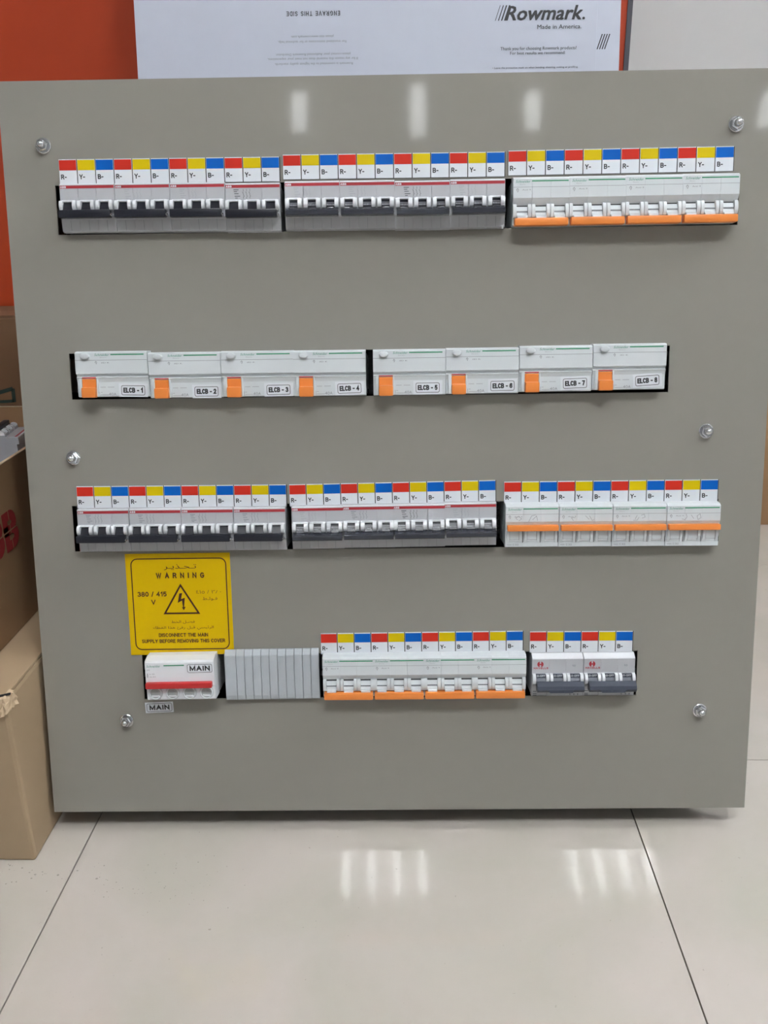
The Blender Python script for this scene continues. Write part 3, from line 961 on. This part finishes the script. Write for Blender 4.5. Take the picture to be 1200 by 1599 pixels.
# small MAIN sticker under the switch
ms = tag(empty('sticker', on_panel(106.7, 112.8, 0.03, .035)), 'small white sticker reading MAIN below the main switch', 'sticker')
MB(MM).box(0, 30.2, 0, 11.8, 0, .2).build('film', LABEL, ms)
MB(MM).stroke(round_rect(1.8, 28.6, 1.4, 10.3, 1.6), .5, .2, closed=True).build('sticker_border', BLACKINK, ms)
lettering('MAIN', 15.3, 3.2, .28, BLACKINK, ms, cap=5.4, w=21.4, align='C', bold=0.245)


# ------------------------------------------------------------------ sheets and board behind
SU = Vector((0, .17, 1.0)).normalized()
SM = Matrix.Identity(4)
SN = UX.cross(SU)
for i in range(3):
    SM[i][0] = UX[i]; SM[i][1] = SU[i]; SM[i][2] = SN[i]
SM.translation = Vector((0, 1.158, .70))


def sheet(x0, x1, y0, y1, z0, z1, label):
    r = tag(empty('engraving_sheet', SM), label, 'sheet')
    MB().box(x0, x1, y0, y1, z0, z1, bev=.0003).build('laminate', SHEETM, r)
    return r


s1 = sheet(-.3378, .2216, -.709, .53, -.0016, 0, 'white masked engraving sheet with large black logo, front of the stack')
s2 = sheet(-.333, .2501, -.709, .53, -.0050, -.0020, 'white engraving sheet edging out right of the front sheet')
s3 = sheet(-.331, .2475, -.709, .53, -.03, -.0054, 'thick stack of sheets leaning behind the front two engraving sheets')
lettering('Rowmark', .1105, .1545, .0003, BLACKINK, s1, cap=.0165, w=.0925, u=1.0, bold=.045, shear=.28)
lettering('.', .2035, .1545, .0003, BLACKINK, s1, cap=.0165, u=1.0, bold=.02)
b = MB()
for k in range(4):
    x = .0985 + .0036 * k
    wd = .0007 + .0004 * k
    b.poly([(x, .1545), (x + wd, .1545), (x + wd + .0058, .1715), (x + .0058, .1715)], .0001, .0003)
b.build('slanted_bars', BLACKINK, s1)
b = MB()
for k in range(4):
    x = .2222 + .0030 * k
    b.poly([(x, .1215), (x + .0013, .1215), (x + .0013 + .0058, .1385), (x + .0058, .1385)], -.00195, -.0018)
b.build('slanted_bars', BLACKINK, s2)
lettering('Made in America.', .1496, .1445, .0003, BLACKINK, s1, cap=.0050, w=.0530, u=1.0, bold=.008)
lettering('Thank you for choosing Rowmark products!', .1515, .1213, .0003, BLACKINK, s1, cap=.0038, w=.092, u=1.0, align='C', bold=.008)
lettering('For best results we recommend:', .1507, .1162, .0003, BLACKINK, s1, cap=.0036, w=.0668, u=1.0, align='C', bold=.008)
lettering('\u2022 Leave the protective mask on when bending, shearing, cutting or profiling.', .148, .1005, .0003, BLACKINK, s1, cap=.0021, w=.104, u=1.0, align='C', bold=.01)
lettering('ENGRAVE THIS SIDE', -.1209, .1686, .0003, BLACKINK, s1, cap=.0052, w=.0650, u=1.0, align='C', bold=.16, spacing=1.3, rot180=True)
lettering('please visit www.rowmark.com.', -.1228, .1415, .0003, GREYINK, s1, cap=.0030, w=.052, u=1.0, align='C', rot180=True)
lettering('For translated instructions or for technical help,', -.1230, .1358, .0003, GREYINK, s1, cap=.0030, w=.083, u=1.0, align='C', rot180=True)
lettering('please contact your Authorized Rowmark Distributor.', -.1225, .1215, .0003, GREYINK, s1, cap=.0030, w=.0915, u=1.0, align='C', rot180=True)
lettering('If for any reason this material does not meet your expectations,', -.1228, .1165, .0003, GREYINK, s1, cap=.0030, w=.110, u=1.0, align='C', rot180=True)
lettering('Rowmark is committed to the highest quality standards.', -.1217, .1108, .0003, GREYINK, s1, cap=.0030, w=.0954, u=1.0, align='C', rot180=True)

ob = tag(empty('display_board', Matrix.Translation((0, 1.30, 0))), 'tall orange board with dark grey edge trim behind the white sheets', 'board')
MB().box(-1.35, .2803, 0, .03, 0, 1.9).build('orange_face', ORBOARD, ob)
MB().box(.2803, .2868, -.002, .032, 0, 1.9).build('edge_trim', DARKTRIM, ob)

# ------------------------------------------------------------------ cartons
def carton_closed(name, x0, x1, y0, y1, h, label, material=CARD):
    r = tag(empty(name, Matrix.Translation((x0, y0, 0))), label, 'box')
    W, D = x1 - x0, y1 - y0
    bm = MB().box(0, W, 0, D, 0, h - .004, bev=.004)
    bm.build('carton_wall', material, r)
    f = MB().box(.001, W - .001, .001, D / 2 - .001, h - .004, h, bev=.001).build('top_flap', material, r)
    f = MB().box(.001, W - .001, D / 2 + .001, D - .001, h - .004, h, bev=.001).build('top_flap', material, r)
    return r


low = carton_closed('cardboard_carton', -.85, -.401, .7205, 1.165, .199, 'closed tan carton on the floor, lower of the two stacked left of panel')
# torn tape and frayed board round its front corner
b = MB()
random.seed(5)
rows = []
for j in range(7):
    row = []
    for i in range(15):
        t_ = -.016 + i * .0022 + random.uniform(-.0008, .0008)
        off = .0012 + abs(random.gauss(0, .0016))
        z = .2005 - j * .0034 + random.uniform(-.0016, .0016) + (-.006 + .0011 * i if j == 6 else 0)
        if j == 0:
            off = -.002; z = .1998
        x_, y_ = (.449 + t_, -off) if t_ < 0 else (.449 + off, t_ - .0005)
        row.append(b.bm.verts.new((x_, y_, z)))
    rows.append(row)
for r0, r1 in zip(rows, rows[1:]):
    for i in range(14):
        b.bm.faces.new((r1[i], r1[i + 1], r0[i + 1], r0[i]))
b.build('torn_tape', CARD_E, low, label='crumpled torn tape on the front corner')
b = MB()
b.poly([(.436, -.004), (.4525, .004), (.452, .0065), (.435, -.0015)], .1992, .2006).build('tear', GROOVE, low)
random.seed(7)

# open upper carton
UXR, UY0, UY1, UZ0, UZ1 = -.4465, .745, 1.165, .1995, .388
up = tag(empty('open_carton', Matrix.Translation((UXR, UY0, UZ0))), 'open brown carton with red lettering, upper of the two stacked left of panel', 'box')
D = UY1 - UY0; H = UZ1 - UZ0
b = MB()
b.box(-.004, 0, 0, D, 0, H, bev=.001)
b.box(-.44, -.436, 0, D, 0, H)
b.box(-.436, -.004, 0, .004, 0, H)
b.box(-.436, -.004, D - .004, D, 0, H, bev=.0008)
b.box(-.436, -.004, .004, D - .004, 0, .004)
b.build('carton_wall', CARD_D, up)
MB().box(-.004, 0, 0, D, H, H + .0008).box(-.436, -.004, D - .004, D, H, H + .0008).box(-.436, -.004, 0, .004, H, H + .0008).box(-.44, -.436, 0, D, H, H + .0008).build('rim', CARD_E, up)
lg = block_mesh('ABB', w=.104, cap=.044, bold=.25, u=1.0, align='R')
lg.materials.clear(); lg.materials.append(mat('carton_red_ink', (150, 36, 36), rough=.8))
o = link('printed_lettering', lg, up)
o.matrix_local = Matrix(((0, 0, 1, .0006), (1, 0, 0, .148), (0, 1, 0, .0935), (0, 0, 0, 1)))
b = MB()
for (y0, y1, z0, z1) in ((.045, .15, .1145, .1160), (.130, .1312, .0925, .1385), (.096, .0972, .0925, .1385), (.0625, .0637, .0925, .1385)):
    u_ = b.u
    v = [b.bm.verts.new((.0010, y, z)) for y, z in ((y0, z0), (y1, z0), (y1, z1), (y0, z1))]
    b.bm.faces.new(v)
b.build('lettering_gap', CARD_D, up)

# small white boxes and a loose breaker inside
for (px, py, w_, d_, hz, nm) in ((-.572, .80, .118, .185, .152, 'small white packing box inside the open carton, nearest its front'),
                                 (-.572, .990, .118, .166, .1262, 'small white packing box inside the open carton, nearest its back')):
    q = tag(empty('packing_box', Matrix.Translation((px, py, UZ0 + .0042))), nm, 'box', 'small white boxes in the open carton')
    MB().box(0, w_, 0, d_, 0, hz - .0012, bev=.0015).build('box_body', SILVERW, q)
    MB().box(.004, w_ - .004, .002, d_ / 2 - .0005, hz - .0012, hz).box(.004, w_ - .004, d_ / 2 + .0005, d_ - .002, hz - .0012, hz).build('lid_flap', SILVERW, q)
    bb = MB()
    for k in range(3):
        bb.stroke([(.045, .03 + k * .012), (.08 + .01 * k, .03 + k * .012)], .003, hz, h=.0002)
    bb.build('box_print', GREYINK, q)
lb = copy_tree(ABB_A, KIDS)
lb.matrix_world = Matrix.Translation((-.553, 1.095, UZ0 + .0042 + .1264 + .0352)) @ Matrix.Rotation(math.radians(-84), 4, 'Z')
tag(lb, 'loose white breaker lying on the small box inside the open carton', 'breaker', 'black-toggle breakers')

# carton standing behind
bk = tag(empty('cardboard_carton', Matrix.Translation((-1.0, 1.176, 0))), 'dark brown carton standing against the orange board, behind the open carton', 'box')
MB().box(0, .60, 0, .118, 0, .508, bev=.002).build('carton_wall', CARD_K, bk)
MB().box(.002, .598, .001, .0585, .508, .511).box(.002, .598, .0595, .117, .508, .511).build('top_flap', CARD_K, bk)
b = MB()
b.bm.verts.ensure_lookup_table()
def strip(pts, w):
    for p, q in zip(pts, pts[1:]):
        p = Vector(p); q = Vector(q); d = (q - p).normalized(); n_ = Vector((-d.y, d.x)) * w / 2
        v = [b.bm.verts.new((a.x, -.0006, a.y)) for a in (p - n_, q - n_, q + n_, p + n_)]
        b.bm.faces.new(v)
strip([(.395, .398), (.425, .407), (.4395, .411), (.4385, .392)], .0052)
strip([(.4385, .3935), (.375, .390)], .004)
b.build('printed_symbol', DGREEN, bk)

# carton far right on the floor
carton_closed('cardboard_carton', .668, 1.15, 1.716, 2.05, .42, 'brown carton on the floor against the back wall, right of the cover', CARD_D)

# ------------------------------------------------------------------ dirt on the floor
random.seed(11)
b = MB()
def fleck(x, y, r):
    n = random.randint(4, 6)
    vs_ = [b.bm.verts.new((x + r * random.uniform(.5, 1.2) * math.cos(2 * math.pi * i / n), y + r * random.uniform(.4, 1.0) * math.sin(2 * math.pi * i / n), .0003)) for i in range(n)]
    b.bm.faces.new(vs_)
for _ in range(75):
    fleck(random.gauss(-.27, .045), random.gauss(.69, .022), random.uniform(.0003, .0009))
for _ in range(60):
    fleck(random.uniform(-.45, .5), random.uniform(.42, .76), random.uniform(.0002, .0006))
for _ in range(30):
    fleck(random.gauss(-.40, .03), random.gauss(.700, .010), random.uniform(.0004, .0016))
o = b.build('floor_dirt', mat('dust_grey', (146, 140, 132), rough=.9))
o['kind'] = 'stuff'; o['label'] = 'scattered dark dust flecks on the tiles near the left carton'; o['category'] = 'dirt'
